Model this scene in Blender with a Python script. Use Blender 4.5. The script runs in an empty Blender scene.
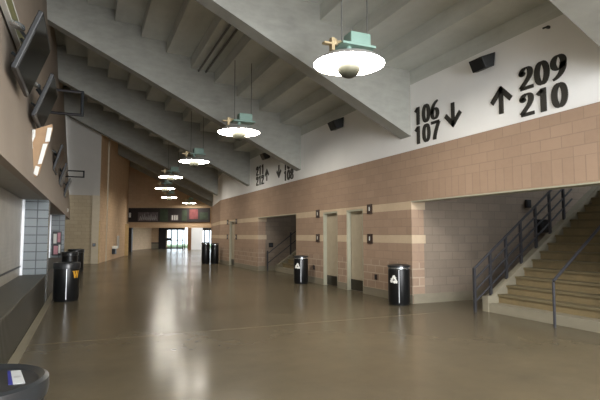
import bpy, bmesh, math, random
from mathutils import Vector, Matrix
random.seed(5)
PI = math.pi
scene = bpy.context.scene
C = scene.collection

# ------------------------------------------------------------------ camera
cam_d = bpy.data.cameras.new('camera')
cam = bpy.data.objects.new('camera', cam_d); C.objects.link(cam)
cam.location = (0, 0, 1.6)
cam.rotation_euler = (math.radians(90) + math.atan(35/484), 0, math.radians(-23.7))
cam_d.sensor_width = 36; cam_d.lens = 36*484/600; cam_d.clip_start = .05
scene.camera = cam
# ------------------------------------------------------------------ world, exposure
world = bpy.data.worlds.new('World'); scene.world = world; world.use_nodes = True
wn = world.node_tree.nodes; wn['Background'].inputs[0].default_value = (.86, .93, 1.0, 1)
wn['Background'].inputs[1].default_value = 3.0
scene.view_settings.view_transform = 'Standard'
scene.view_settings.look = 'None'
scene.view_settings.exposure = 0.22
scene.view_settings.gamma = 1
scene.view_settings.use_curve_mapping = False
# daylight-toned fill lamp added behind the camera to brighten ceiling and beams
fill_d = bpy.data.lights.new('fill_behind_camera', 'AREA'); fill_d.shape = 'RECTANGLE'; fill_d.size = 5; fill_d.size_y = 6
fill_d.energy = 2000; fill_d.color = (.97, .98, 1.0)
fill_o = bpy.data.objects.new('fill_behind_camera', fill_d); C.objects.link(fill_o)
fill_o.location = (4.4, -5.6, 3.4); fill_o.rotation_euler = (math.radians(100), 0, 0)
LAMP = 36           # strength of the glowing reflector of a pendant lamp

# ------------------------------------------------------------------ materials
def srgb(r, g, b):
    f = lambda c: (c/12.92 if c <= .04045 else ((c+.055)/1.055)**2.4)
    return (f(r/255), f(g/255), f(b/255), 1)
class NT:
    def __init__(s, name):
        s.m = bpy.data.materials.new(name); s.m.use_nodes = True
        s.t = s.m.node_tree; s.bsdf = s.t.nodes['Principled BSDF']
    def n(s, typ, **kw):
        x = s.t.nodes.new(typ)
        for k, v in kw.items():
            if isinstance(k, str) and hasattr(x, k): setattr(x, k, v)
        return x
    def l(s, a, b): s.t.links.new(a, b)
    def math(s, op, a, b=None):
        x = s.n('ShaderNodeMath', operation=op)
        for i, v in enumerate((a, b)):
            if v is None: continue
            if isinstance(v, (int, float)): x.inputs[i].default_value = v
            else: s.l(v, x.inputs[i])
        return x.outputs[0]
    def mix(s, fac, a, b, blend='MIX'):
        x = s.n('ShaderNodeMix', data_type='RGBA', blend_type=blend)
        for i, v in ((0, fac), (6, a), (7, b)):
            if isinstance(v, (int, float)): x.inputs[i].default_value = v
            elif isinstance(v, tuple): x.inputs[i].default_value = v
            else: s.l(v, x.inputs[i])
        return x.outputs[2]
    def noise(s, scale, detail=4, vec=None, rough=.55):
        x = s.n('ShaderNodeTexNoise'); x.inputs['Scale'].default_value = scale
        x.inputs['Detail'].default_value = detail; x.inputs['Roughness'].default_value = rough
        if vec is not None: s.l(vec, x.inputs['Vector'])
        return x.outputs[0]
    def coord(s): return s.n('ShaderNodeTexCoord').outputs['Object']
    def ramp(s, fac, lo, hi):
        x = s.n('ShaderNodeMapRange'); s.l(fac, x.inputs[0])
        x.inputs[1].default_value = lo; x.inputs[2].default_value = hi
        return x.outputs[0]
    def bump(s, h, strength=.2, dist=.02):
        b = s.n('ShaderNodeBump'); b.inputs['Strength'].default_value = strength; b.inputs['Distance'].default_value = dist
        s.l(h, b.inputs['Height']); s.l(b.outputs[0], s.bsdf.inputs['Normal'])
    def set(s, color=None, rough=None, metal=None, spec=None):
        for nm, v in (('Base Color', color), ('Roughness', rough), ('Metallic', metal), ('Specular IOR Level', spec)):
            if v is None: continue
            if isinstance(v, (int, float, tuple)): s.bsdf.inputs[nm].default_value = v
            else: s.l(v, s.bsdf.inputs[nm])
        return s

def plain(name, c, rough=.6, metal=0, spec=.5, var=.12, scale=6, bump=0):
    t = NT(name); co = t.coord()
    nz = t.noise(scale, 4, co)
    d = tuple(x*(1-var) for x in c[:3])+(1,); u = tuple(min(1, x*(1+var)) for x in c[:3])+(1,)
    t.set(t.mix(t.ramp(nz, .3, .7), d, u), rough, metal, spec)
    if bump: t.bump(t.noise(scale*8, 3, co), bump, .01)
    return t.m

def concrete(name, c, dark=.72, rough=.85, streak=True):
    t = NT(name); co = t.coord()
    n1 = t.ramp(t.noise(.7, 6, co, .65), .3, .72); n2 = t.ramp(t.noise(6, 5, co, .7), .3, .75)
    mp = t.n('ShaderNodeMapping'); t.l(co, mp.inputs[0]); mp.inputs['Scale'].default_value = (1.5, .35, 4)
    n3 = t.ramp(t.noise(1.6, 4, mp.outputs[0]), .35, .7)
    d = tuple(x*dark for x in c[:3])+(1,)
    a = t.mix(n1, d, c); b = t.mix(t.math('MULTIPLY', n2, .35), a, tuple(x*.7 for x in c[:3])+(1,))
    if streak: b = t.mix(t.math('MULTIPLY', n3, .3), b, tuple(min(1, x*1.25) for x in c[:3])+(1,))
    t.set(b, rough, 0, .3); t.bump(t.noise(30, 4, co), .12, .01)
    return t.m

def blocks(name, c1, c2, mortar, bw=.4, bh=.2, msize=.01, band=None, soldier=None, rough=.85, xmax=None, spec=.3, low=None, stack=.5):
    t = NT(name); co = t.coord()
    sx = t.n('ShaderNodeSeparateXYZ'); t.l(co, sx.inputs[0])
    X, Y, Z = sx.outputs
    u = t.math('ADD', X, Y)
    cb = t.n('ShaderNodeCombineXYZ'); t.l(u, cb.inputs[0]); t.l(Z, cb.inputs[1])
    def brick(vec, w, h, a, b, m, ms=msize, off=.5):
        br = t.n('ShaderNodeTexBrick'); t.l(vec, br.inputs['Vector'])
        br.inputs['Color1'].default_value = a; br.inputs['Color2'].default_value = b; br.inputs['Mortar'].default_value = m
        br.inputs['Scale'].default_value = 1; br.inputs['Mortar Size'].default_value = ms
        br.inputs['Brick Width'].default_value = w; br.inputs['Row Height'].default_value = h
        br.offset = off; br.inputs['Mortar Smooth'].default_value = .1
        return br
    b0 = brick(cb.outputs[0], bw, bh, c1, c2, mortar, msize, stack)
    col = b0.outputs[0]
    def within(v, lo, hi): return t.math('MULTIPLY', t.math('GREATER_THAN', v, lo), t.math('LESS_THAN', v, hi))
    if low:      # a wainscot of split faced blocks with pale joints
        b1 = brick(cb.outputs[0], bw, bh, low[0], low[1], low[2], .014)
        col = t.mix(within(Z, -1, low[3]), col, b1.outputs[0])
    if band:
        bc, zs = band
        for lo, hi in zs:
            f = within(Z, lo, hi)
            if xmax: f = t.math('MULTIPLY', f, t.math('LESS_THAN', X, xmax))
            col = t.mix(f, col, bc)
    if soldier:
        zlo, zhi, spans = soldier
        c2v = t.n('ShaderNodeCombineXYZ'); t.l(u, c2v.inputs[0]); t.l(t.math('SUBTRACT', Z, zlo), c2v.inputs[1])
        b2 = brick(c2v.outputs[0], .2, zhi-zlo, c1, c2, mortar, .012, 0)
        for (a, b) in spans:
            f = t.math('MULTIPLY', within(Z, zlo, zhi), within(Y, a, b))
            col = t.mix(f, col, b2.outputs[0])
    nz = t.ramp(t.noise(1.2, 5, co), .3, .75); n2 = t.ramp(t.noise(9, 5, co, .7), .3, .8)
    col = t.mix(t.math('MULTIPLY', nz, .28), col, tuple(x*.62 for x in c1[:3])+(1,))
    col = t.mix(t.math('MULTIPLY', n2, .3), col, tuple(min(1, x*1.3) for x in c2[:3])+(1,))
    t.set(col, rough, 0, spec)
    t.bump(t.math('ADD', t.math('MULTIPLY', b0.outputs[1], -1), t.math('MULTIPLY', t.noise(40, 3, co), .3)), .35, .012)
    return t.m

def emis(name, c, s):
    t = NT(name); t.set(c, .5); t.bsdf.inputs['Emission Color'].default_value = c; t.bsdf.inputs['Emission Strength'].default_value = s
    return t.m

def floor_mat():
    t = NT('polished_concrete'); co = t.coord()
    n1 = t.ramp(t.noise(.35, 6, co, .65), .3, .7); n2 = t.ramp(t.noise(2.5, 6, co, .7), .3, .75)
    col = t.mix(n1, srgb(86, 78, 64), srgb(104, 95, 77))
    col = t.mix(t.math('MULTIPLY', n2, .4), col, srgb(74, 68, 55))
    # saw cut joints
    sx = t.n('ShaderNodeSeparateXYZ'); t.l(co, sx.inputs[0])
    n4 = t.ramp(t.noise(.9, 5, co, .7), .35, .7)
    col = t.mix(t.math('MULTIPLY', n4, .35), col, srgb(104, 93, 72))
    for ax, per, off in ((1, 6.4, -1.75),):
        m = t.math('PINGPONG', t.math('ADD', sx.outputs[ax], off), per/2)
        f = t.math('LESS_THAN', m, .02)
        col = t.mix(t.math('MULTIPLY', f, .3), col, srgb(150, 138, 112))
    t.set(col, t.math('ADD', t.math('MULTIPLY', n1, .08), .17), 0, .10)
    return t.m

M = {}
M['floor'] = floor_mat()
M['strip'] = concrete('pale_strip', srgb(140, 132, 112), rough=.5)
M['beam'] = concrete('beam_concrete', srgb(164, 164, 156), .7)
M['slab'] = concrete('slab_concrete', srgb(205, 208, 202), .76)
M['stepc'] = concrete('stair_concrete', srgb(150, 143, 124), .75)
SP = [(3.0, 9.4), (16.3, 20.6)]
TAN1, TAN2, MORT = srgb(165, 140, 119), srgb(155, 131, 111), srgb(146, 125, 107)
BAND = srgb(204, 184, 156)
LOW = (srgb(162, 139, 119), srgb(145, 123, 105), srgb(182, 164, 144), .95)
M['block'] = blocks('tan_block', TAN1, TAN2, MORT, band=(BAND, [(2.2, 2.4), (1.4, 1.6)]), soldier=(2.42, 2.84, SP), low=LOW)
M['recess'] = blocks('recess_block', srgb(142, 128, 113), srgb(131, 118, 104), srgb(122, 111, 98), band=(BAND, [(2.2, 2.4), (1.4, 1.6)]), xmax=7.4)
M['farblock'] = blocks('ochre_block', srgb(202, 174, 142), srgb(192, 165, 134), srgb(184, 158, 130))
M['cream_block'] = blocks('cream_block', srgb(176, 162, 136), srgb(168, 154, 128), srgb(150, 138, 114))
M['glazed'] = blocks('glazed_grey_block', srgb(120, 128, 130), srgb(106, 114, 118), srgb(44, 47, 49), .295, .2, .012, rough=.25, spec=.6, stack=0)
M['white'] = plain('white_paint', srgb(240, 240, 238), .7, var=.03, scale=1)
M['pale'] = plain('pale_grey_paint', srgb(176, 172, 164), .7, var=.04, scale=1)
M['base'] = concrete('base_concrete', srgb(138, 130, 112), .8)
M['fascia'] = plain('fascia_paint', srgb(146, 133, 119), .6, var=.05, scale=1)
M['soffit'] = plain('soffit_paint', srgb(150, 146, 138), .6, var=.05)
M['shutter'] = None
M['yellow'] = plain('ochre_paint', srgb(192, 164, 112), .6)
M['frame'] = plain('greygreen_metal', srgb(168, 166, 146), .4, 0, var=.05)
M['leaf'] = plain('door_tan', srgb(172, 160, 138), .5, var=.05)
M['kick'] = plain('dark_kick_plate', srgb(70, 66, 56), .35, .6)
M['black'] = plain('black_plastic', srgb(18, 19, 20), .38, 0, .35)
M['blacklid'] = plain('black_lid', srgb(34, 36, 38), .3)
M['ink'] = plain('black_letter', srgb(38, 36, 30), .6, var=.03)
M['logo'] = plain('white_mark', srgb(220, 220, 214), .5, var=.02)
M['label'] = plain('paper_label', srgb(176, 178, 178), .6)
M['gold'] = plain('gold_mark', srgb(206, 152, 46), .5, var=.03)
M['blue'] = plain('blue_mark', srgb(40, 44, 120), .5, var=.03)
M['chrome'] = plain('chrome', srgb(205, 210, 212), .25, .9)
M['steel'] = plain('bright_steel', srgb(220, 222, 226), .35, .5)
M['rail'] = plain('grey_rail_paint', srgb(54, 54, 58), .5, .1, var=.06)
M['screen'] = plain('tv_screen', srgb(16, 16, 15), .12, 0, .6)
M['tvcase'] = plain('tv_case', srgb(24, 25, 27), .4)
M['arm'] = plain('mount_metal', srgb(60, 64, 68), .35, .7)
M['teal'] = plain('mint_enamel', srgb(140, 170, 158), .4, var=.04)
M['bronze'] = plain('brass_bracket', srgb(206, 186, 146), .4, .5)
M['housing'] = plain('lamp_housing', srgb(60, 60, 50), .5)
M['dishout'] = plain('reflector_shell', srgb(200, 200, 196), .4, .2)
M['dish'] = emis('lit_reflector', (1, .94, .84, 1), LAMP)
M['tread'] = concrete('tread_concrete', srgb(120, 109, 82), .8)
M['riser'] = None
M['sign'] = plain('brown_plaque', srgb(52, 34, 24), .5)
M['banner'] = plain('banner_navy', srgb(38, 32, 32), .6)
M['ctop'] = plain('counter_top', srgb(72, 69, 60), .5)
M['cream'] = plain('cream_paint', srgb(186, 174, 150), .6, var=.04)
M['dark'] = plain('dark_metal', srgb(34, 32, 34), .45, .3)
M['brownsign'] = plain('brown_sign', srgb(120, 84, 52), .5)
M['signtan'] = plain('sign_tan', srgb(156, 124, 88), .5)
M['spk'] = plain('speaker_black', srgb(26, 27, 28), .55)
M['cable'] = plain('cable_grey', srgb(96, 96, 92), .5)
M['porcelain'] = plain('white_porcelain', srgb(226, 224, 214), .3)
M['green'] = plain('lawn', srgb(170, 196, 160), .9)
M['olive'] = plain('olive_board', srgb(110, 108, 70), .5)
t = NT('shutter_slats'); co = t.coord()
w = t.n('ShaderNodeTexWave', bands_direction='Z'); w.inputs['Scale'].default_value = 4.2; t.l(co, w.inputs['Vector'])
t.set(t.mix(t.ramp(t.noise(2, 3, co), .3, .7), srgb(140, 134, 122), srgb(160, 154, 140)), .4, .2); t.bump(w.outputs[1], .1, .01)
M['shutter'] = t.m
t = NT('stained_riser'); co = t.coord()
n = t.ramp(t.noise(2.2, 6, co, .7), .3, .7)
t.set(t.mix(n, srgb(114, 101, 74), srgb(138, 121, 86)), .8); t.bump(t.noise(20, 4, co), .1, .01)
M['riser'] = t.m
t = NT('ribbed_counter'); co = t.coord()
w = t.n('ShaderNodeTexWave', bands_direction='Y'); w.inputs['Scale'].default_value = 3; t.l(co, w.inputs['Vector'])
t.set(t.mix(w.outputs[1], srgb(30, 30, 26), srgb(56, 54, 46)), .3); t.bsdf.inputs['Specular IOR Level'].default_value = .25; t.bump(w.outputs[1], .4, .02)
M['counter'] = t.m
t = NT('clear_glass')
tr = t.n('ShaderNodeBsdfTransparent'); gl = t.n('ShaderNodeBsdfGlossy'); gl.inputs['Roughness'].default_value = .02
mx = t.n('ShaderNodeMixShader'); mx.inputs[0].default_value = .07
tr.inputs[0].default_value = (.93, .96, .97, 1)
t.l(tr.outputs[0], mx.inputs[1]); t.l(gl.outputs[0], mx.inputs[2]); t.l(mx.outputs[0], t.t.nodes['Material Output'].inputs[0])
M['glass'] = t.m

# ------------------------------------------------------------------ mesh helpers
class MB:
    def __init__(s): s.bm = bmesh.new()
    def box(s, x0, x1, y0, y1, z0, z1):
        v = [s.bm.verts.new((x, y, z)) for x in (x0, x1) for y in (y0, y1) for z in (z0, z1)]
        for f in ((0,1,3,2), (4,6,7,5), (0,4,5,1), (2,3,7,6), (0,2,6,4), (1,5,7,3)): s.bm.faces.new([v[i] for i in f])
        return s
    def hexa(s, b, t):       # two quads of points
        v = [s.bm.verts.new(p) for p in list(b)+list(t)]; n = len(b)
        s.bm.faces.new(v[:n][::-1]); s.bm.faces.new(v[n:])
        for i in range(n): s.bm.faces.new([v[i], v[(i+1) % n], v[n+(i+1) % n], v[n+i]])
        return s
    def tube(s, pts, r, n=8, closed=False):
        pts = [Vector(p) for p in pts]; rings = []
        for i, p in enumerate(pts):
            a = pts[max(i-1, 0)]; b = pts[min(i+1, len(pts)-1)]
            d = (b-a).normalized()
            ref = Vector((0, 0, 1)) if abs(d.z) < .95 else Vector((1, 0, 0))
            x = d.cross(ref).normalized(); y = d.cross(x).normalized()
            rr = r[i] if isinstance(r, (list, tuple)) else r
            rings.append([s.bm.verts.new(p + x*math.cos(2*PI*k/n)*rr + y*math.sin(2*PI*k/n)*rr) for k in range(n)])
        for a, b in zip(rings, rings[1:]):
            for k in range(n): s.bm.faces.new([a[k], a[(k+1) % n], b[(k+1) % n], b[k]])
        s.bm.faces.new(rings[0][::-1]); s.bm.faces.new(rings[-1])
        return s
    def lathe(s, prof, n=32, c=(0, 0, 0), cap=True):
        rings = []
        for r, z in prof:
            if r < 1e-5: rings.append([s.bm.verts.new((c[0], c[1], c[2]+z))])
            else: rings.append([s.bm.verts.new((c[0]+r*math.cos(2*PI*k/n), c[1]+r*math.sin(2*PI*k/n), c[2]+z)) for k in range(n)])
        for a, b in zip(rings, rings[1:]):
            for k in range(n):
                q = [a[k % len(a)], a[(k+1) % len(a)], b[(k+1) % len(b)], b[k % len(b)]]
                q2 = []
                for v in q:
                    if v not in q2: q2.append(v)
                if len(q2) > 2: s.bm.faces.new(q2)
        if cap:
            if len(rings[0]) > 1: s.bm.faces.new(rings[0][::-1])
            if len(rings[-1]) > 1: s.bm.faces.new(rings[-1])
        return s
    def build(s, name, mat, parent=None, smooth=False, bevel=0):
        bmesh.ops.recalc_face_normals(s.bm, faces=s.bm.faces)
        me = bpy.data.meshes.new(name); s.bm.to_mesh(me); s.bm.free()
        o = bpy.data.objects.new(name, me); C.objects.link(o); me.materials.append(mat)
        if parent: o.parent = parent
        if smooth:
            for p in me.polygons: p.use_smooth = True
            try: me.set_sharp_from_angle(angle=math.radians(38))
            except Exception: pass
        if bevel:
            b = o.modifiers.new('bevel', 'BEVEL'); b.width = bevel; b.segments = 2; b.limit_method = 'ANGLE'
        return o

def tag(o, label, cat, group=None):
    o['label'] = label; o['category'] = cat
    if group: o['group'] = group
    return o
def thing(name, label, cat, loc=(0, 0, 0), rz=0, group=None):
    o = bpy.data.objects.new(name, None); C.objects.link(o); o.empty_display_size = .1
    o.location = loc; o.rotation_euler = (0, 0, rz)
    return tag(o, label, cat, group)
def struct(o):
    o['kind'] = 'structure'; return o
def dup(root, loc, rz, label, group=None):
    r = root.copy(); C.objects.link(r); r.location = loc; r.rotation_euler = (0, 0, rz); r['label'] = label
    if group: r['group'] = group
    for ch in list(root.children):
        c = ch.copy(); C.objects.link(c); c.parent = r
        for g in list(ch.children):
            d = g.copy(); C.objects.link(d); d.parent = c
    return r

# ------------------------------------------------------------------ plan of the concourse
RX = 7.0
RIGHT = [(7.0, -6), (7.0, 27.4), (8.2, 34.6), (9.7, 41), (11.2, 46.6)]       # foot line of the block wall
LEFT = [(.61, 29.7), (2.77, 40.4), (3.6, 49.8)]
def NODE(i):   # right point, direction to the left, along direction
    pts = [(7.1, -6, 0), (7.1, 28.6, 0), (8.3, 34.7, 8), (9.8, 41, 15), (11.3, 46.7, 22.5)]
    x, y, a = pts[i]; a = math.radians(a)
    return Vector((x, y, 0)), Vector((-math.cos(a), math.sin(a), 0)), Vector((math.sin(a), math.cos(a), 0))

# floor
MB().box(-9, 22, -6, 75, -.2, 0).build('floor', M['floor']).__setitem__('kind', 'structure')
struct(MB().box(-.86, -.74, -2, 29.5, 0, .008).build('trim_1', M['strip']))

# ceiling: stepped seating slabs running along the concourse
K = 11
und = [(-.35, 5.22)]
for k in range(K):
    und += [(.81*k, 5.22+.40*k), (.81*k, 5.59+.40*k)]
und += [(.81*K, 5.22+.40*K)]
def ring(node):
    P, L, A = node; pts = []
    for t_, z in und: pts.append(P+L*t_+Vector((0, 0, z)))
    pts.append(P+L*(.81*K)+Vector((0, 0, und[-1][1]+.4))); pts.append(P+L*(-.35)+Vector((0, 0, und[0][1]+.9)))
    return pts
m = MB(); rs = [[m.bm.verts.new(p) for p in ring(NODE(i))] for i in range(5)]
for a, b in zip(rs, rs[1:]):
    for k in range(len(a)): m.bm.faces.new([a[k], a[(k+1) % len(a)], b[(k+1) % len(a)], b[k]])
m.bm.faces.new(rs[0]); m.bm.faces.new(rs[-1][::-1])
struct(m.build('ceiling', M['slab']))

# block wall on the right with its openings
OPEN = [(3.0, 9.4, 2.4), (11.6, 12.55, 2.33), (13.1, 14.1, 2.33), (16.3, 20.6, 2.38), (24.4, 25.4, 2.33)]
m = MB(); y = -6
for a, b, z in OPEN:
    m.box(RX, RX+.35, y, a, 0, 3.6); m.box(RX, RX+.35, a, b, z, 3.6); y = b
m.box(RX, RX+.35, y, 27.4, 0, 3.6)
def seg_wall(m, pts, off0, off1, z0, z1):
    """wall panels along a plan polyline, between two offsets to its right"""
    n = len(pts); P = [Vector((p[0], p[1], 0)) for p in pts]; N = []
    for i in range(n):
        d = (P[min(i+1, n-1)]-P[max(i-1, 0)]).normalized(); N.append(Vector((d.y, -d.x, 0)))
    for i in range(n-1):
        a, b = P[i]+N[i]*off0, P[i+1]+N[i+1]*off0; c, d = P[i+1]+N[i+1]*off1, P[i]+N[i]*off1
        up0, up1 = Vector((0, 0, z0)), Vector((0, 0, z1))
        m.hexa([q+up0 for q in (a, b, c, d)], [q+up1 for q in (a, b, c, d)])
seg_wall(m, RIGHT[1:], 0, .35, 0, 3.6)
struct(m.build('wall_right', M['block']))
m = MB(); seg_wall(m, RIGHT, .1, .33, 3.6, 5.24)
struct(m.build('wall_right_upper', M['white']))
# steel angle under the lintels, concrete base course
m = MB(); m.box(RX-.012, RX+.3, 3.0, 9.4, 2.375, 2.4); m.box(RX-.012, RX+.3, 16.3, 20.6, 2.355, 2.38)
struct(m.build('trim_2', M['frame']))
m = MB(); y = -6
for a, b, z in OPEN:
    m.box(RX-.012, RX+.01, y, a, 0, .2); y = b
m.box(RX-.012, RX+.01, y, 27.4, 0, .2)
seg_wall(m, RIGHT[1:], -.012, .01, 0, .2)
struct(m.build('baseboard_right', M['base']))

# stair recesses behind the block wall
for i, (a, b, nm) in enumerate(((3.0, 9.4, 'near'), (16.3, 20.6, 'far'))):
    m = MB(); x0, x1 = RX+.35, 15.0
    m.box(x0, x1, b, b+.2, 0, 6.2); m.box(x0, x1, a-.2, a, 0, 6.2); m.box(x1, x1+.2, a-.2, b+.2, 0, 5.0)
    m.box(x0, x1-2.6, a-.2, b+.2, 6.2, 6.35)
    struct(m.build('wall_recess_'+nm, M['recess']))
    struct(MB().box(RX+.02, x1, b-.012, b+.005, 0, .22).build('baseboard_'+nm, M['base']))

# doorways in the block wall
def doorway(i, a, b):
    fr = MB(); z = 2.33
    fr.box(RX+.01, RX+.30, a, a+.05, 0, z-.05); fr.box(RX+.01, RX+.30, b-.05, b, 0, z-.05); fr.box(RX+.01, RX+.30, a, b, z-.05, z)
    f = struct(fr.build('door_%d' % i, M['frame']))
    MB().box(RX+.125, RX+.17, a+.05, b-.05, .01, z-.05).build('door_leaf', M['leaf'], f)
    MB().box(RX+.115, RX+.125, a+.06, b-.06, .02, .32).build('kick_plate', M['kick'], f)
    MB().box(RX+.07, RX+.125, a+.10, a+.125, .95, 1.15).build('door_handle', M['chrome'], f)
for i, (a, b, z) in enumerate((OPEN[1], OPEN[2], OPEN[4])): doorway(i+1, a, b)

# left side: leaning fascia over the concession counter
XF = -.86
def fx(z): return XF-.075*(z-2.45)
m = MB(); zt = 9.9
m.hexa([(XF, -2, 2.45), (XF, 29.6, 2.45), (XF-.12, 29.6, 2.45), (XF-.12, -2, 2.45)], [(fx(zt), -2, zt), (fx(zt), 29.6, zt), (fx(zt)-.12, 29.6, zt), (fx(zt)-.12, -2, zt)])
struct(m.build('wall_left', M['fascia']))
struct(MB().box(-1.62, XF-.12, -2, 29.6, 2.45, 2.5).build('ceiling_concession', M['soffit']))
struct(MB().box(-1.65, -1.45, -2, 29.6, 0, 2.5).build('wall_concession', M['fascia']))
m = MB(); m.box(-1.45, XF-.01, 13.2, 13.7, 0, 2.45)
struct(m.build('trim_3', M['glazed']))
m = MB(); m.box(-1.45, XF-.01, 22.6, 23.1, 0, 2.45)
struct(m.build('trim_4', M['glazed']))
# end wall of the concession block and the wall beyond it
struct(MB().box(-3, .61, 29.7, 30.0, 3.83, 11).build('wall_end_upper', M['pale']))
struct(MB().box(-3, .61, 29.69, 30.0, 0, 3.83).build('wall_end', M['cream_block']))
struct(MB().box(.22, .62, 29.6, 29.72, 0, 3.83).build('trim_5', M['cream']))
struct(MB().box(.60, .66, 29.58, 29.72, 0, 2.4).build('trim_6', M['yellow']))
m = MB(); seg_wall(m, LEFT, -.3, 0, 0, 11)
struct(m.build('wall_left_far', M['farblock']))
struct(MB().box(1.05, 1.14, 31.9, 32.0, 0, 8).build('trim_7', M['cream']))
struct(MB().box(2.6, 2.98, 40.1, 40.4, 0, 2.45).build('trim_8', M['yellow']))

# header wall across the far end, low hall with glass doors behind it
H0, H1 = Vector((11.6, 46.34, 0)), Vector((3.3, 49.93, 0))
hd = (H1-H0).normalized(); hn = Vector((-hd.y, hd.x, 0))
if hn.y < 0: hn = -hn                                   # points away from the concourse
def hp(s, d, z): return H0+hd*s+hn*d+Vector((0, 0, z))   # s from the right end, d deeper
HL = (H1-H0).length
def hbox(m, s0, s1, d0, d1, z0, z1):
    return m.hexa([hp(s0, d0, z0), hp(s1, d0, z0), hp(s1, d1, z0), hp(s0, d1, z0)], [hp(s0, d0, z1), hp(s1, d0, z1), hp(s1, d1, z1), hp(s0, d1, z1)])
def HB(s0, s1, d0, d1, z0, z1): return hbox(MB(), s0, s1, d0, d1, z0, z1)
struct(HB(-.6, HL, 0, .3, 2.3, 11.5).build('wall_header', M['farblock']))
struct(HB(HL-.75, HL-.25, -.05, .25, 0, 2.3).build('trim_9', M['dark']))
struct(HB(HL-.22, HL+.05, -.08, .25, 0, 2.3).build('trim_10', M['frame']))
sd = lambda px, D: -8.0-(px-300)/484*(47.1+D)
D0 = 10.9
struct(HB(5.0, HL+5, .3, 12, 2.5, 2.6).build('ceiling_far', M['soffit']))
struct(HB(sd(168, D0), HL+5, D0, 11.1, 0, 2.6).build('wall_far', M['farblock']))
struct(HB(sd(160, D0), HL+5, D0-.05, D0, .6, .72).build('trim_11', M['dark']))
struct(HB(sd(160, D0), HL+5, D0-.04, D0, 0, .6).build('baseboard_far', M['base']))
struct(HB(HL+.6, HL+.8, .3, 11, 0, 2.6).build('wall_far_left', M['farblock']))
struct(HB(2.6, sd(192, 6), 6.0, 6.2, 0, 2.6).build('wall_far_white', M['white']))
struct(HB(sd(192, 6), sd(188.5, 6), 5.9, 6.3, 0, 2.6).build('trim_12', M['brownsign']))
dr = struct(HB(sd(186, D0), sd(160, D0), D0-.12, D0-.01, 2.2, 2.6).build('door_4', M['dark']))
for p in (186.5, 184.6, 179, 173, 167.2): HB(sd(p, D0), sd(p-1, D0), D0-.12, D0-.01, 0, 2.2).build('door_post', M['dark'], dr)
for p0, p1 in ((184, 179), (178, 173), (172, 167.2)):
    HB(sd(p0, D0), sd(p1, D0), D0-.08, D0-.06, .1, 2.2).build('glass_pane', M['glass'], dr)
    HB(sd(p0, D0), sd(p1, D0), D0-.1, D0-.03, 0, .12).build('bottom_rail', M['dark'], dr)
    HB(sd(p0, D0), sd(p1, D0), D0-.11, D0-.03, .92, 1.0 if p0 > 173 else 1.25).build('push_bar', M['dark'], dr)
HB(sd(166.2, D0), sd(160, D0), D0-.1, D0, .0, 2.2).build('side_panel', M['dark'], dr)
wn_ = struct(HB(1.3, 2.6, 6.0, 6.08, 2.1, 2.6).build('window_1', M['dark']))
for p in (205, 209.6, 212): HB(sd(p, 6)-.08, sd(p, 6)+.04, 6.0, 6.08, 0, 2.1).build('window_frame', M['dark'], wn_)
HB(1.4, 2.5, 6.03, 6.05, 0, 2.1).build('glass_pane', M['glass'], wn_)
struct(HB(-8, 16, 14, 24, -.1, .3).build('ground_lawn', M['green']))

# ------------------------------------------------------------------ raker beams
def beam(P, L, A, w, Lmax, label, flat=0):
    pts = [(-.02, 3.97), (Lmax, 3.97+.495*Lmax)]
    top = [(Lmax, min(9.5, 5.59+.40*int(Lmax/.81)))]
    k = int(Lmax/.81)
    for j in range(k, -1, -1):
        top += [(.81*j, 5.59+.40*j), (.81*j, 5.22+.40*j)]
    pts += top + [(-.02, 5.22)] if top[-1][0] > 0 else top
    o = P.copy(); o.z = 3.97
    a = [P+L*t_+Vector((0, 0, z))-o for t_, z in pts]
    b = [q+A*w for q in a]
    ob = MB().hexa(a, b).build('raker_beam', M['beam'])
    ob.location = o
    return tag(ob, label, 'beam', 'concrete raker beams under the seating')
X_, Yv = Vector((-1, 0, 0)), Vector((0, 1, 0))
beam(Vector((7.1, 3.9, 0)), X_, Yv, .5, 8.0, 'concrete sloping beam at the top right corner, cut off by the frame')
beam(Vector((7.1, 9.5, 0)), X_, Yv, .42, 8.5, 'wide concrete sloping beam ending left of the numbers 106 and 107')
beam(Vector((7.1, 16.1, 0)), X_, Yv, .42, 8.5, 'concrete sloping beam whose low tip partly hides the numbers above 108')
beam(Vector((7.1, 22.2, 0)), X_, Yv, .42, 8.5, 'concrete sloping beam ending just left of the numbers 211 and 212')
beam(Vector((7.1, 28.4, 0)), X_, Yv, .42, 8.5, 'concrete sloping beam crossing the top of the pale end wall')
for i, lm, lb in ((2, 6.75, 'far concrete sloping beam, first one past the pale end wall'), (3, 6.9, 'far concrete sloping beam, last one before the dark banner')):
    P, L, A = NODE(i); beam(P, L, A, .42, lm, lb)

# ------------------------------------------------------------------ stairs
RI, GO, X0 = .178, .255, 7.72
def staircase(y0, y1, label, n=20):
    t = thing('staircase', label, 'stairs', (X0, (y0+y1)/2, 0)); hw = (y1-y0)/2
    for k in range(n):
        if k == 0:
            MB().box(0, .34, -hw, hw, 0, RI).build('step', M['stepc'], t); continue
        s = MB().box(GO*k+.02, GO*(k+1)+.05, -hw, hw, 0 if k < 2 else RI*(k-1), RI*(k+1)-.045).build('step', M['riser'], t)
        MB().box(GO*k-.01, GO*(k+1)+.05, -hw, hw, RI*(k+1)-.045, RI*(k+1)).build('tread', M['tread'], s)
    st = MB()
    e = n
    prof = [(-.02, 0), (-.02, RI+.14), (.10, RI+.14), (GO*e, RI*(e+1)+.10), (GO*e, RI*(e-2)), (.6, 0)]
    st.hexa([(x, hw, z) for x, z in prof], [(x, hw+.16, z) for x, z in prof])
    st.build('stringer', M['stepc'], t)
    return t
staircase(3.05, 7.78, 'broad concrete stairs with yellow-brown risers at the right edge')
staircase(16.35, 20.1, 'dim concrete stairs in the far opening behind the middle bin')
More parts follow.
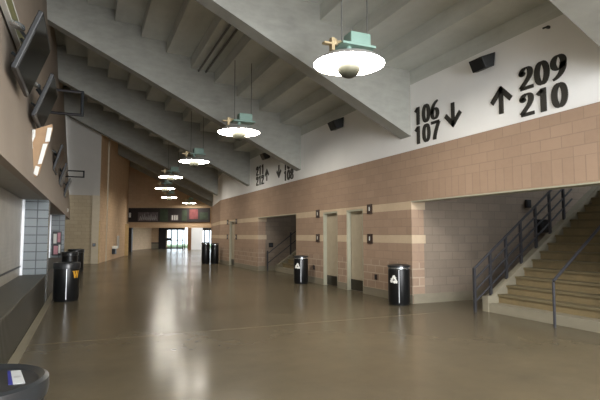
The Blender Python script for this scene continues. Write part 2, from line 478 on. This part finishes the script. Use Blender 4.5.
def railing(y, label, xs, loc_dy=0, bars=(.9, .67, .44, .21), group=None):
    t = thing('stair_railing', label, 'railing', (xs[0], y, 0), 0, group)
    SL = .735
    bx = X0+.05 - xs[0]
    base = lambda x: max(0, (x-bx)*SL+.22) if x > bx-.05 else 0
    xe = xs[-1]-xs[0]
    for h_ in bars:
        z0 = h_; pts = [(0, 0, z0), (xe+.3, 0, z0+(xe+.3)*SL)]
        MB().tube(pts, .026 if h_ > .8 else .02).build('rail', M['rail'], t, smooth=True)
    for i, x in enumerate(xs):
        xx = x-xs[0]
        MB().box(xx-.025, xx+.025, -.025, .025, base(xx)-(.12 if base(xx) > 0 else 0), .9+xx*SL+.01).build('post', M['rail'], t)
    return t
railing(7.86, 'grey four-bar stair railing along the left side of the broad stairs', [7.42, 7.86, 8.32, 8.77, 9.24, 9.7, 10.17])
def handrail(x, y, label, n=3, y2=None, h=.8, dx=1.5):
    t = thing('handrail', label, 'handrail', (x, y, 0))
    SL = .74
    for i in range(n):
        xx = i*dx
        zb = 0 if x+xx < X0 else RI*(int((x+xx-X0)/GO)+1)
        MB().tube([(xx, 0, zb), (xx, 0, h-.02+xx*SL)], .024).build('post', M['rail'], t, smooth=True)
    MB().tube([(0, 0, h-.1), (0, 0, h), ((n-1)*dx+.5, 0, h+((n-1)*dx+.5)*SL)], .026).build('rail', M['rail'], t, smooth=True)
    return t
handrail(7.46, 6.02, 'single-rail grey handrail in the middle of the broad stairs', 4, dx=1.42)
railing(20.18, 'thin dark two-bar stair railing in the far opening behind the middle bin', [7.3, 8.4, 9.5, 10.6], bars=(.78, .36))
# small fittings on the recess walls and the block wall
def fitting(name, label, cat, loc, size, mat, group=None):
    o = thing(name, label, cat, loc, 0, group)
    a, b, c = size
    MB().box(-a/2, a/2, -b/2, b/2, -c/2, c/2).build('housing', mat, o, bevel=.01)
    q = MB()
    if a < b: q.box(-a/2-.006, -a/2, -b*.3, b*.3, -c*.3, c*.3)
    else: q.box(-a*.3, a*.3, -b/2-.006, -b/2, -c*.3, c*.3)
    q.build('face', M['arm'], o)
    return o
fitting('wall_box', 'dark box on the recess wall behind the broad stair railing', 'box', (11.26, 9.34, 1.84), (.34, .1, .36), M['dark'])
fitting('wall_box', 'small dark box high on the recess wall just below the lintel', 'box', (10.76, 9.36, 2.43), (.18, .06, .22), M['dark'])
fitting('wall_box', 'small dark box on the wall beside the far stairs', 'box', (7.6, 20.56, 1.15), (.2, .06, .2), M['dark'])
fitting('wall_outlet', 'small dark outlet low on the block wall left of the near bin', 'outlet', (6.985, 10.95, .5), (.03, .1, .14), M['sign'])
fitting('wall_outlet', 'small dark outlet low on the block wall between middle bin and doorways', 'outlet', (6.985, 14.75, .52), (.03, .1, .14), M['sign'])
def plaque(y, z, label):
    o = thing('door_plaque', label, 'sign', (RX, y, z), 0, 'brown plaques on the pale block bands')
    MB().box(-.025, 0, -.12, .12, -.13, .13).build('plate', M['sign'], o)
    MB().box(-.029, -.025, -.02, .02, -.05, .06).build('symbol', M['logo'], o)
for y_, who in ((14.46, 'left of the pair of doorways'), (11.23, 'right of the pair of doorways'), (25.72, 'left of the far single doorway'), (24.05, 'right of the far single doorway')):
    for z_, wh in ((2.3, 'upper'), (1.5, 'lower')): plaque(y_, z_, wh+' small brown plaque on the block wall '+who)

# ------------------------------------------------------------------ pendant lamps
def make_lamp(label):
    t = thing('pendant_lamp', label, 'lamp', (4.12, 7.25, 4.58), 0, 'pendant lamps down the concourse')
    R_ = .62
    prof = [(.0, .17), (.12, .17), (.34, .13), (.52, .06), (R_, .0)]
    MB().lathe(prof, 48, cap=False).build('reflector', M['dish'], t, smooth=True)
    out = [(R_, -.004), (R_+.012, 0), (.53, .085), (.34, .16), (.12, .2), (0, .2)]
    MB().lathe(out, 48, cap=False).build('reflector_shell', M['dishout'], t, smooth=True)
    hs = [(0, -.24)]+[(.21*math.sin(a), -.04-.20*math.cos(a)) for a in [PI*k/16 for k in range(1, 9)]]+[(.21, .02), (.18, .05), (.06, .06), (.06, .16)]
    MB().lathe(hs, 32, cap=False).build('housing', M['housing'], t, smooth=True)
    # ballast box with its tray, brass bracket
    def rb(x0, x1, y0, y1, z0, z1): return MB().box(x0, x1, y0, y1, z0, z1)
    rb(-.02, .38, -.12, .16, .36, .57).build('ballast_box', M['teal'], t, bevel=.015)
    rb(-.20, .46, -.16, .2, .31, .35).build('ballast_tray', M['teal'], t)
    MB().tube([(0, 0, .18), (0, 0, .37)], .05, 12).build('neck', M['teal'], t, smooth=True)
    b = MB().box(-.50, -.26, -.05, .05, .30, .33); b.box(-.36, -.30, -.05, .05, .2, .42); b.tube([(-.3, 0, .36), (-.16, 0, .38)], .03)
    b.build('bracket', M['bronze'], t)
    MB().lathe([(0, .3), (.05, .31), (.06, .37), (.04, .41), (0, .42)], 16, (-.28, 0, 0)).build('knob', M['bronze'], t, smooth=True)
    for x, zt_ in ((-.14, 2.25), (.38, 2.25)):
        MB().tube([(x, 0, .40), (x, 0, zt_)], .012, 6).build('hanging_rod', M['cable'], t)
    return t
lamp = make_lamp('largest glowing pendant lamp, nearest one, left of the numbers 106 and 107')
LP = [(4.05, 13.75, 4.64, 'second glowing pendant lamp from the camera, in front of the second beam'),
      (4.04, 20.3, 4.68, 'third glowing pendant lamp from the camera'),
      (4.04, 26.5, 4.7, 'fourth glowing pendant lamp from the camera'),
      (4.56, 32.3, 4.62, 'fifth glowing pendant lamp from the camera, leftmost in its cluster'),
      (5.95, 39.7, 4.6, 'sixth pendant lamp from the camera, small, above the dark banner'),
      (8.75, 46.0, 4.6, 'smallest and farthest pendant lamp, above the right part of the banner')]
for x, y, z, lb in LP: dup(lamp, (x, y, z), 0, lb)
dup(lamp, (4.12, .9, 4.66), 0, 'pendant lamp hanging behind the camera, nearer one')
dup(lamp, (4.12, -4.6, 4.66), 0, 'pendant lamp hanging behind the camera, farther one')

# ceiling conduits between the first two beams
for i, (xx, lb) in enumerate(((3.3, 'thin conduit pipe under the slab between two beams, nearer the wall'), (3.55, 'thin conduit pipe under the slab between two beams, farther from the wall'))):
    z = 5.59+.40*int((7.1-xx)/.81)-.05
    o = MB().tube([(0, 0, 0), (0, 6.1, 0)], .035).build('conduit_pipe', M['cable'], smooth=True)
    o.location = (xx, 9.95, z); tag(o, lb, 'pipe')

# ------------------------------------------------------------------ speakers on the white wall
def speaker(y, z, label, s=1):
    t = thing('wall_speaker', label, 'speaker', (7.08, y, z), 0, 'black speakers on the white wall')
    b = [(-.02, -.3*s, .14*s), (-.02, .3*s, .14*s), (-.02, .26*s, -.16*s), (-.02, -.26*s, -.16*s)]
    f = [(-.34*s, -.2*s, .02), (-.34*s, .2*s, .02), (-.22*s, .2*s, -.22*s), (-.22*s, -.2*s, -.22*s)]
    MB().hexa(b, f).build('cabinet', M['spk'], t, bevel=.01)
    g = [Vector(p)+Vector((-.008, 0, 0)) for p in f]; c = sum(g, Vector())/4
    MB().hexa([c+(p-c)*.86 for p in g], [c+(p-c)*.86+Vector((-.006, 0, -.003)) for p in g]).build('grille', M['tvcase'], t)
    MB().box(-.04, .02, -.05, .05, -.04, .04).build('bracket', M['arm'], t)
speaker(7.03, 4.98, 'black wedge speaker above the numerals, between the two arrows', .86)
speaker(13.05, 5.05, 'black wedge speaker on the white wall between the first two beam tips')
speaker(19.5, 5.05, 'small far black speaker above the numbers 211 and 212')
c_ = thing('security_camera', 'tiny grey camera at the top edge of the white wall', 'camera', (7.06, 5.62, 5.12))
MB().box(-.02, .08, -.02, .02, -.02, .02).build('bracket', M['arm'], c_); MB().tube([(-.09, .02, -.03), (-.02, 0, 0)], .016).build('body', M['arm'], c_)

# ------------------------------------------------------------------ big wall numerals and arrows
def ell(cx, cy, rx, ry, a0=0, a1=360, n=28):
    return [(cx+rx*math.cos(math.radians(a0+(a1-a0)*i/n)), cy+ry*math.sin(math.radians(a0+(a1-a0)*i/n))) for i in range(n+1)]
def bez(p0, p1, p2, p3, n=14):
    r = []
    for i in range(n+1):
        u = i/n; v = 1-u
        r.append(tuple(v**3*a+3*v*v*u*b+3*v*u*u*c+u**3*d for a, b, c, d in zip(p0, p1, p2, p3)))
    return r
TK, TN = .040, .013
W_, HH = .21, .43
def strokes(ch):
    """list of (points, kind) in a cell W_ x HH; kind: s = stressed pen, t = full weight, n = thin"""
    w, h = W_, HH; cx = w/2; m_ = .045
    if ch == '0': return [(ell(cx, h/2, cx-m_+.008, h/2-TN), 's')]
    if ch == '1': return [([(cx+.01, 0), (cx+.01, h)], 't'), ([(cx+.0, h-.03), (cx-.07, h-.10)], 'm')]
    if ch == '2': return [(bez((.035, h*.74), (.03, h*1.03), (w-.03, h*1.07), (w-.045, h*.72))+bez((w-.045, h*.72), (w-.05, h*.45), (.06, h*.3), (.03, .04))[1:], 's'), ([(.015, .035), (w, .035)], 'm'), (ell(.045, h*.74, .016, .016), 'm')]
    if ch == '6': return [(ell(cx, h*.31, cx-m_+.008, h*.31-TN), 's'), (bez((.043, h*.33), (.03, h*.7), (.10, h*.92), (w-.03, h*.98)), 's')]
    if ch == '9': return [(ell(cx, h*.69, cx-m_+.008, h*.31-TN), 's'), (bez((w-.043, h*.67), (w-.03, h*.3), (w-.10, h*.08), (.03, h*.02)), 's')]
    if ch == '7': return [([(.01, h-.03), (w, h-.03)], 'm'), (bez((w-.01, h-.03), (w*.7, h*.6), (w*.45, h*.3), (w*.42, 0)), 't')]
    if ch == '8': return [(ell(cx, h*.745, cx-m_-.002, h*.255-TN), 's'), (ell(cx, h*.26, cx-m_+.01, h*.26-TN), 's')]
def ribbon(m, pts, kind, fmap, d0, d1):
    n = len(pts); L = []; Rr = []
    closed = math.dist(pts[0], pts[-1]) < 1e-6
    for i in range(n):
        a = pts[i-1] if i > 0 else (pts[-2] if closed else pts[0]); b = pts[i+1] if i < n-1 else (pts[1] if closed else pts[-1])
        tx, ty = b[0]-a[0], b[1]-a[1]; q = math.hypot(tx, ty) or 1; tx /= q; ty /= q
        hw = {'s': TN+(TK-TN)*abs(ty)**1.3, 't': TK, 'm': .032, 'n': TN}[kind]
        L.append((pts[i][0]-ty*hw, pts[i][1]+tx*hw)); Rr.append((pts[i][0]+ty*hw, pts[i][1]-tx*hw))
    for i in range(n-1):
        q = [L[i], L[i+1], Rr[i+1], Rr[i]]
        m.hexa([fmap(u, v, d0) for u, v in q], [fmap(u, v, d1) for u, v in q])
def number(rows, label, y, ztop, width, rowh, hgt):
    t = thing('wall_numerals', label, 'numbers', (7.1, y, ztop-rowh), 0)
    sc = hgt/HH
    for r, txt in enumerate(rows):
        cell = width/len(txt); sw = cell*.93/W_
        for i, ch in enumerate(txt):
            m = MB()
            f = lambda u, v, d: (-d, -(i*cell+u*sw), (-r*rowh)+rowh-hgt+v*sc)
            for pts, kd in strokes(ch): ribbon(m, pts, kd, f, -.02, .018)
            m.build('digit', M['ink'], t)
    return t
number(('106', '107'), 'black numerals 106 over 107 on the white wall', 9.36, 4.62, .92, .46, .42)
number(('209', '210'), 'large black numerals 209 over 210 at right on the white wall', 6.27, 4.59, .97, .475, .41)
number(('211', '212'), 'far black numerals 211 over 212 on the white wall', 21.2, 4.74, 1.1, .46, .43)
number(('107', '108'), 'far black numeral 108 with the one above hidden by a beam', 17.75, 4.55, 1.0, .42, .40)
def arrow(y, z, up, label, s=1.0):
    o = MB(); f = lambda u, v, d: (-d, -u*s, v*s*(1 if up else -1))
    hw = .05
    def bar(a, b, w):
        dx, dy = b[0]-a[0], b[1]-a[1]; q = math.hypot(dx, dy); nx, ny = -dy/q*w, dx/q*w
        P = [(a[0]+nx, a[1]+ny), (b[0]+nx, b[1]+ny), (b[0]-nx, b[1]-ny), (a[0]-nx, a[1]-ny)]
        o.hexa([f(u, v, -.02) for u, v in P], [f(u, v, .018) for u, v in P])
    bar((0, -.25), (0, .17), hw); bar((-.23, -.01), (.03, .25), hw); bar((.23, -.01), (-.03, .25), hw)
    ob = o.build('wall_arrow', M['ink']); ob.location = (7.1, y, z)
    return tag(ob, label, 'arrow')
arrow(8.02, 4.18, False, 'black down arrow right of the numerals 106 and 107')
arrow(6.70, 4.13, True, 'black up arrow left of the numerals 209 and 210')
arrow(19.75, 4.2, True, 'small far black up arrow right of the numerals 211 and 212')
arrow(18.3, 4.2, False, 'small far black down arrow left of the numeral 108')

# ------------------------------------------------------------------ concession counter, shutters
for i, (a, b, lb) in enumerate(((-2, 13.19, 'low dark ribbed concession counter along the left wall, nearest stretch'), (13.71, 22.59, 'low dark concession counter between the two grey tiled piers'), (23.11, 29.5, 'low dark concession counter beyond the farther tiled pier'))):
    t = thing('concession_counter', lb, 'counter', (-1.15, (a+b)/2, 0)); h = (b-a)/2
    MB().box(-.28, .275, -h, h, 0, .63).build('front_panel', M['counter'], t)
    MB().box(-.29, .285, -h, h, .63, .66).build('countertop', M['ctop'], t)
    if i < 2:
        t2 = thing('roller_shutter', ('closed grey roller shutter above the nearest counter at the left edge', 'closed roller shutter between the two tiled piers')[i], 'shutter', (-1.43, (a+b)/2, .66))
        MB().box(-.02, .015, -h+.08, h-.08, 0, 1.78).build('curtain', M['shutter'], t2)
        MB().box(-.02, .03, -h+.08, h-.08, .19, .225).build('bottom_bar', M['dark'], t2)
        MB().box(-.02, .06, h-.08, h, 0, 1.78).build('guide_rail', M['steel'], t2)

# menu poster on the farther tiled pier
t = thing('menu_poster', 'small bright menu poster on the farther grey tiled pier', 'poster', (-1.17, 22.585, 1.2))
MB().box(-.14, .2, -.02, 0, -.45, .55).build('board', M['dark'], t)
M['pink'] = plain('poster_pink', srgb(190, 130, 140), .5)
for x0, x1, z0, z1, c in ((-.1, .02, .05, .45, 'logo'), (.05, .16, .1, .5, 'pink'), (-.08, .08, -.4, -.05, 'pink'), (.1, .17, -.35, 0, 'logo')):
    MB().box(x0, x1, -.026, -.02, z0, z1).build('picture', M[c], t)

# ------------------------------------------------------------------ bins
def can_strip(m, ang, r, w, z0, z1, off=.003):
    n = 4
    for i in range(n):
        a0 = ang+(i/n-.5)*w/r; a1 = ang+((i+1)/n-.5)*w/r
        q = [(a0, r), (a1, r), (a1, r+off), (a0, r+off)]
        P = [(math.cos(a)*rr, math.sin(a)*rr) for a, rr in q]
        m.hexa([(x, y, z0) for x, y in P], [(x, y, z1) for x, y in P])
def on_can(m, poly, r, ang, z, off=.004):
    """closed outline (u, v) wrapped on a cylinder; u grows to the viewer's right"""
    f = lambda u, v, d: ((r+d)*math.cos(ang+u/r), (r+d)*math.sin(ang+u/r), z+v)
    m.hexa([f(u, v, 0) for u, v in poly], [f(u, v, off) for u, v in poly])
def bin_(label, x, y, r, h, mark=None, group=None, lid='ring', highlight=True):
    t = thing('trash_bin', label, 'trash can', (x, y, 0), 0, group)
    face = math.atan2(-y, -x)                      # angle that looks back to the camera
    body = [(0, 0), (r*.93, 0), (r*.95, .02), (r*.95, .05), (r, .07), (r, h-.13), (r*.985, h-.115), (r*.97, h-.11)]
    MB().lathe(body, 40).build('body', M['black'], t, smooth=True)
    MB().lathe([(r*.96, h-.11), (r*.98, h-.105), (r*.98, h-.075), (r*.96, h-.07)], 40).build('rim', M['chrome'] if lid == 'ring' else M['blacklid'], t, smooth=True)
    if lid == 'ring': L = [(0, h-.07), (r*1.05, h-.07), (r*1.07, h-.05), (r*1.05, h-.03), (r*.8, h-.01), (r*.45, h), (0, h)]
    elif lid == 'deep': L = [(r*.97, h-.17), (r*1.06, h-.16), (r*1.07, h-.05), (r*1.02, h-.02), (r*.8, h-.01), (r*.75, h-.03), (0, h-.03)]
    else: L = [(r*.96, h-.09), (r*1.04, h-.085), (r*1.06, h-.05), (r*1.05, h-.01), (r*.99, h), (r*.93, h-.012), (r*.9, h-.02), (0, h-.02)]
    MB().lathe(L, 48).build('lid', M['blacklid'], t, smooth=True)
    if highlight:
        m = MB(); can_strip(m, face, r, .013, .06, h-.12); m.build('highlight_strip', M['steel'], t)  # pale strip turned to the camera, imitates a vertical highlight on the body
    if mark == 'recycle':
        m = MB(); s = .085; ang = face-.50
        for k in range(3):
            a = math.radians(120*k)
            rot = lambda u, v: (u*math.cos(a)-v*math.sin(a), u*math.sin(a)+v*math.cos(a))
            for poly in ([(-.95, -.75), (.15, -.75), (.15, -.30), (-.75, -.30)], [(.1, -1.05), (.75, -.52), (.1, 0.0)], [(-.95, -.75), (-.75, -.30), (-1.02, .02), (-1.25, -.38)]):
                on_can(m, [tuple(c*s for c in rot(u, v)) for u, v in poly], r, ang, h*.62)
        m.build('recycling_symbol', M['logo'], t)
    if mark == 'W':
        m = MB(); ang = face+.80; s = .17
        st = [([(-.5, .5), (-.28, .5), (-.10, -.5), (-.28, -.5)]), ([(-.13, -.5), (-.22, -.5), (-.03, .45), (.08, .45)]), ([(-.06, .5), (.16, .5), (.32, -.5), (.14, -.5)]), ([(.18, -.5), (.30, -.5), (.54, .5), (.44, .5)]),
              ([(-.6, .5), (-.16, .5), (-.16, .42), (-.6, .42)]), ([(-.12, .5), (.24, .5), (.24, .42), (-.12, .42)]), ([(.34, .5), (.64, .5), (.64, .42), (.34, .42)])]
        for poly in st: on_can(m, [(u*s, v*s) for u, v in poly], r, ang, h*.68)
        m.build('letter_mark', M['gold'], t)
    return t
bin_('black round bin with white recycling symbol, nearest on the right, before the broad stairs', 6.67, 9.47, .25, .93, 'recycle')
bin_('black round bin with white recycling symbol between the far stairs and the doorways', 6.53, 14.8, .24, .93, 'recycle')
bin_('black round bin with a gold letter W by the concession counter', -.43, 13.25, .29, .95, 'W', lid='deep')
bin_('dark bin just behind the gold-lettered bin, nearer one', -.58, 20.6, .28, .98, lid='deep', highlight=False)
bin_('dark bin behind the gold-lettered bin, farther one against the end wall', -.42, 23.6, .32, 1.0, lid='deep', highlight=False)
bin_('tall dark bin far off beside the curved block wall, left one of two', 6.12, 27.1, .23, 1.2, highlight=False)
bin_('tall dark bin far off beside the curved block wall, right one of two', 6.6, 26.95, .22, 1.15, highlight=False)
nb = bin_('black bin in the bottom left corner with a paper sticker on its lid', -.45, 2.62, .29, .95, lid='flat', highlight=False)
def slab_(poly, z0, z1): return MB().hexa([(x, y, z0) for x, y in poly], [(x, y, z1) for x, y in poly])
so = slab_([(.165, -.06), (.213, -.06), (.168, .185), (.125, .185)], .930, .9325).build('sticker', M['label'], nb)
slab_([(.147, -.06), (.165, -.06), (.125, .185), (.111, .185)], .930, .9323).build('sticker_edge', M['blue'], so)
M['print'] = plain('grey_print', srgb(150, 150, 150), .6)
st = MB(); st.lathe([(0, .9326), (.016, .9326), (.016, .933), (0, .933)], 20, (.168, .06, 0)); st.build('printed_emblem', M['print'], so)

# ------------------------------------------------------------------ television sets and boards on the fascia
def television(y, x, z, label, tilt=20, w=1.3, h=.77):
    t = thing('television', label, 'television', (x, y, z), 0, 'televisions on the fascia')
    t.rotation_euler = (0, math.radians(tilt), 0)
    MB().box(-.06, 0, -w/2, w/2, -h/2, h/2).build('casing', M['tvcase'], t, bevel=.012)
    MB().box(-.10, -.06, -w*.3, w*.3, -h*.3, h*.3).build('back_cover', M['tvcase'], t, bevel=.01)
    MB().box(-.002, .004, -w/2+.04, w/2-.04, -h/2+.045, h/2-.04).build('screen', M['screen'], t)
    for yy in (-.25, .25):
        MB().tube([(-.10, yy, .1), (-.30, yy, .24)], .02).build('mount_arm', M['arm'], t, smooth=True)
        MB().tube([(-.10, yy, -.15), (-.2, yy, -.12)], .02).build('mount_arm', M['arm'], t, smooth=True)
    MB().lathe([(0, -.02), (.075, -.02), (.09, 0), (.075, .03), (0, .05)], 20, (-.2, -w/2+.1, .12)).build('mount_hub', M['chrome'], t, smooth=True)
television(6.95, -.675, 3.87, 'large dark television on the left fascia, nearest the camera')
television(9.4, -.70, 3.87, 'second dark television on the left fascia, just behind the nearest')
television(15.9, -.80, 3.8, 'third dark television on the left fascia, beyond the white-panelled sign', 16)
television(19.0, -.80, 3.7, 'fourth dark television along the left fascia', 16)
television(22.5, -.78, 3.55, 'farthest dark television on the left fascia, before the pale end wall', 16)

# blade sign with white panels, hanging below the second television
t = thing('concession_sign', 'tan blade sign with white panels and a wavy white edge below the second television', 'sign', (-.9, 9.5, 3.1))
def flat_sign(poly, y0, y1, nm, mt):
    return MB().hexa([(x+.9, y0, z-3.1) for x, z in poly], [(x+.9, y1, z-3.1) for x, z in poly]).build(nm, mt, t)
flat_sign([(-0.92, 3.43), (-0.62, 3.56), (-0.61, 3.47), (-0.69, 3.13), (-0.8, 2.66), (-0.86, 2.6), (-0.92, 2.79)], 0, .1, 'board', M['signtan'])
for q in [[(-0.69, 3.48), (-0.62, 3.49), (-0.65, 3.24), (-0.72, 3.23)], [(-0.75, 3.19), (-0.68, 3.2), (-0.76, 2.84), (-0.82, 2.83)], [(-0.85, 2.8), (-0.79, 2.78), (-0.82, 2.62), (-0.88, 2.66)]]: flat_sign(q, -.03, 0, 'panel', M['logo'])
MB().tube([(x+.9, -.01, z-3.1) for x, z in [(-0.9, 3.43), (-0.9, 3.32), (-0.94, 3.21), (-0.93, 3.11), (-0.95, 2.98), (-0.93, 2.86), (-0.94, 2.76), (-0.89, 2.66)]], .028, 6).build('wavy_edge', M['logo'], t, smooth=True)
# low framed strip board at the near end of the fascia
t = thing('strip_board', 'narrow olive board with pale borders at the far left edge', 'sign', (-.915, 6.7, 4.3))
MB().box(-.03, .01, -1.2, 1.2, -.1, .1).build('board', M['olive'], t)
for z in (-.115, .115): MB().box(-.05, .012, -1.21, 1.21, z-.015, z+.015).build('border', M['logo'], t)
# bracket frames sticking out of the fascia
def blade(y, z0, z1, x1, r, label):
    t = thing('bracket_frame', label, 'bracket', (-1.1, y, z0)); w = x1+1.1; h = z1-z0
    for z in (0, h): MB().tube([(-.1, 0, z), (w, 0, z)], r).build('arm', M['dark'], t)
    MB().tube([(w, 0, -r), (w, 0, h+r)], r*1.1).build('end_post', M['arm'], t)
blade(12.8, 4.52, 5.08, -.2, .035, 'dark metal bracket frame projecting from the fascia below the second beam')
blade(24.9, 4.32, 4.6, -.22, .03, 'small far bracket frame seen against the pale end wall')

# ------------------------------------------------------------------ far end
t = thing('banner', 'long dark banner across the far header above the glass doors', 'banner', tuple(hp(0, 0, 0)))
def hl(m, s0, s1, d0, d1, z0, z1):
    o = hp(0, 0, 0)
    return m.hexa([hp(s0, d0, z0)-o, hp(s1, d0, z0)-o, hp(s1, d1, z0)-o, hp(s0, d1, z0)-o], [hp(s0, d0, z1)-o, hp(s1, d0, z1)-o, hp(s1, d1, z1)-o, hp(s0, d1, z1)-o])
sx_ = lambda px: .65+(211-px)*.0969
hl(MB(), sx_(210), sx_(128.5), -.1, -.01, 2.85, 4.22).build('cloth', M['banner'], t)
M['bgrey'] = plain('banner_grey', srgb(96, 88, 90), .7, var=.35, scale=3); M['bred'] = plain('banner_red', srgb(112, 56, 58), .7, var=.3, scale=3); M['bgreen'] = plain('banner_green', srgb(48, 60, 44), .7, var=.3, scale=3)
for a, b, z0, z1, c in ((138, 158, 2.95, 3.8, 'bgrey'), (129, 131, 3.3, 3.75, 'logo'), (160, 168, 2.9, 4.1, 'bgreen'), (171, 178.5, 3.0, 3.55, 'bgrey'), (182, 187, 2.95, 4.0, 'bgreen'), (189.5, 198, 3.15, 4.1, 'bred'), (200, 208, 3.1, 3.8, 'bgreen')):
    p = hl(MB(), sx_(b), sx_(a), -.115, -.1, z0, z1).build('printed_panel', M[c], t)
for a, b in ((172, 173.3), (174.5, 175.6), (176.6, 177.6)): hl(MB(), sx_(b), sx_(a), -.125, -.115, 3.05, 3.5).build('pale_stripe', M['logo'], t)
# script like marks on the grey panel
m = MB(); o_ = hp(0, 0, 0)
for a in range(8):
    x = 140+a*2.1; m.tube([hp(sx_(x), -.12, 3.05+.0*a)-o_, hp(sx_(x+.7), -.12, 3.4+.12*(a % 3))-o_, hp(sx_(x+1.6), -.12, 3.1)-o_], .05, 6)
m.build('pale_script', M['print'], t)

wl = lambda y, off=0: (.61+(y-29.7)*.2019+off)
t = thing('drinking_fountain', 'small white drinking fountain on the far left wall', 'fountain', (wl(34.4, .01), 34.4, .6), math.radians(-11.4))
MB().box(.0, .32, -.25, .25, .1, .28).build('basin', M['porcelain'], t, bevel=.03); MB().box(0, .22, -.2, .2, -.25, .1).build('cabinet', M['arm'], t)
MB().tube([(.08, .1, .28), (.08, .1, .36), (.15, .05, .38)], .015).build('spout', M['chrome'], t)
t = thing('wall_panel', 'grey steel panel on the far left wall beside the drinking fountain', 'panel', (wl(36.4, .03), 36.4, .7), math.radians(-11.4))
MB().box(-.02, .06, -.35, .35, 0, .85).build('sheet', M['pale'], t, bevel=.01)
fitting('wall_box', 'small dark red box on the pale pier of the end wall', 'box', (.38, 29.57, 1.05), (.16, .06, .18), M['sign'])
fitting('wall_light', 'tiny white light on the lower edge of the fascia at left', 'light', (fx(2.75)+.03, 25.0, 2.75), (.05, .2, .16), M['logo'])
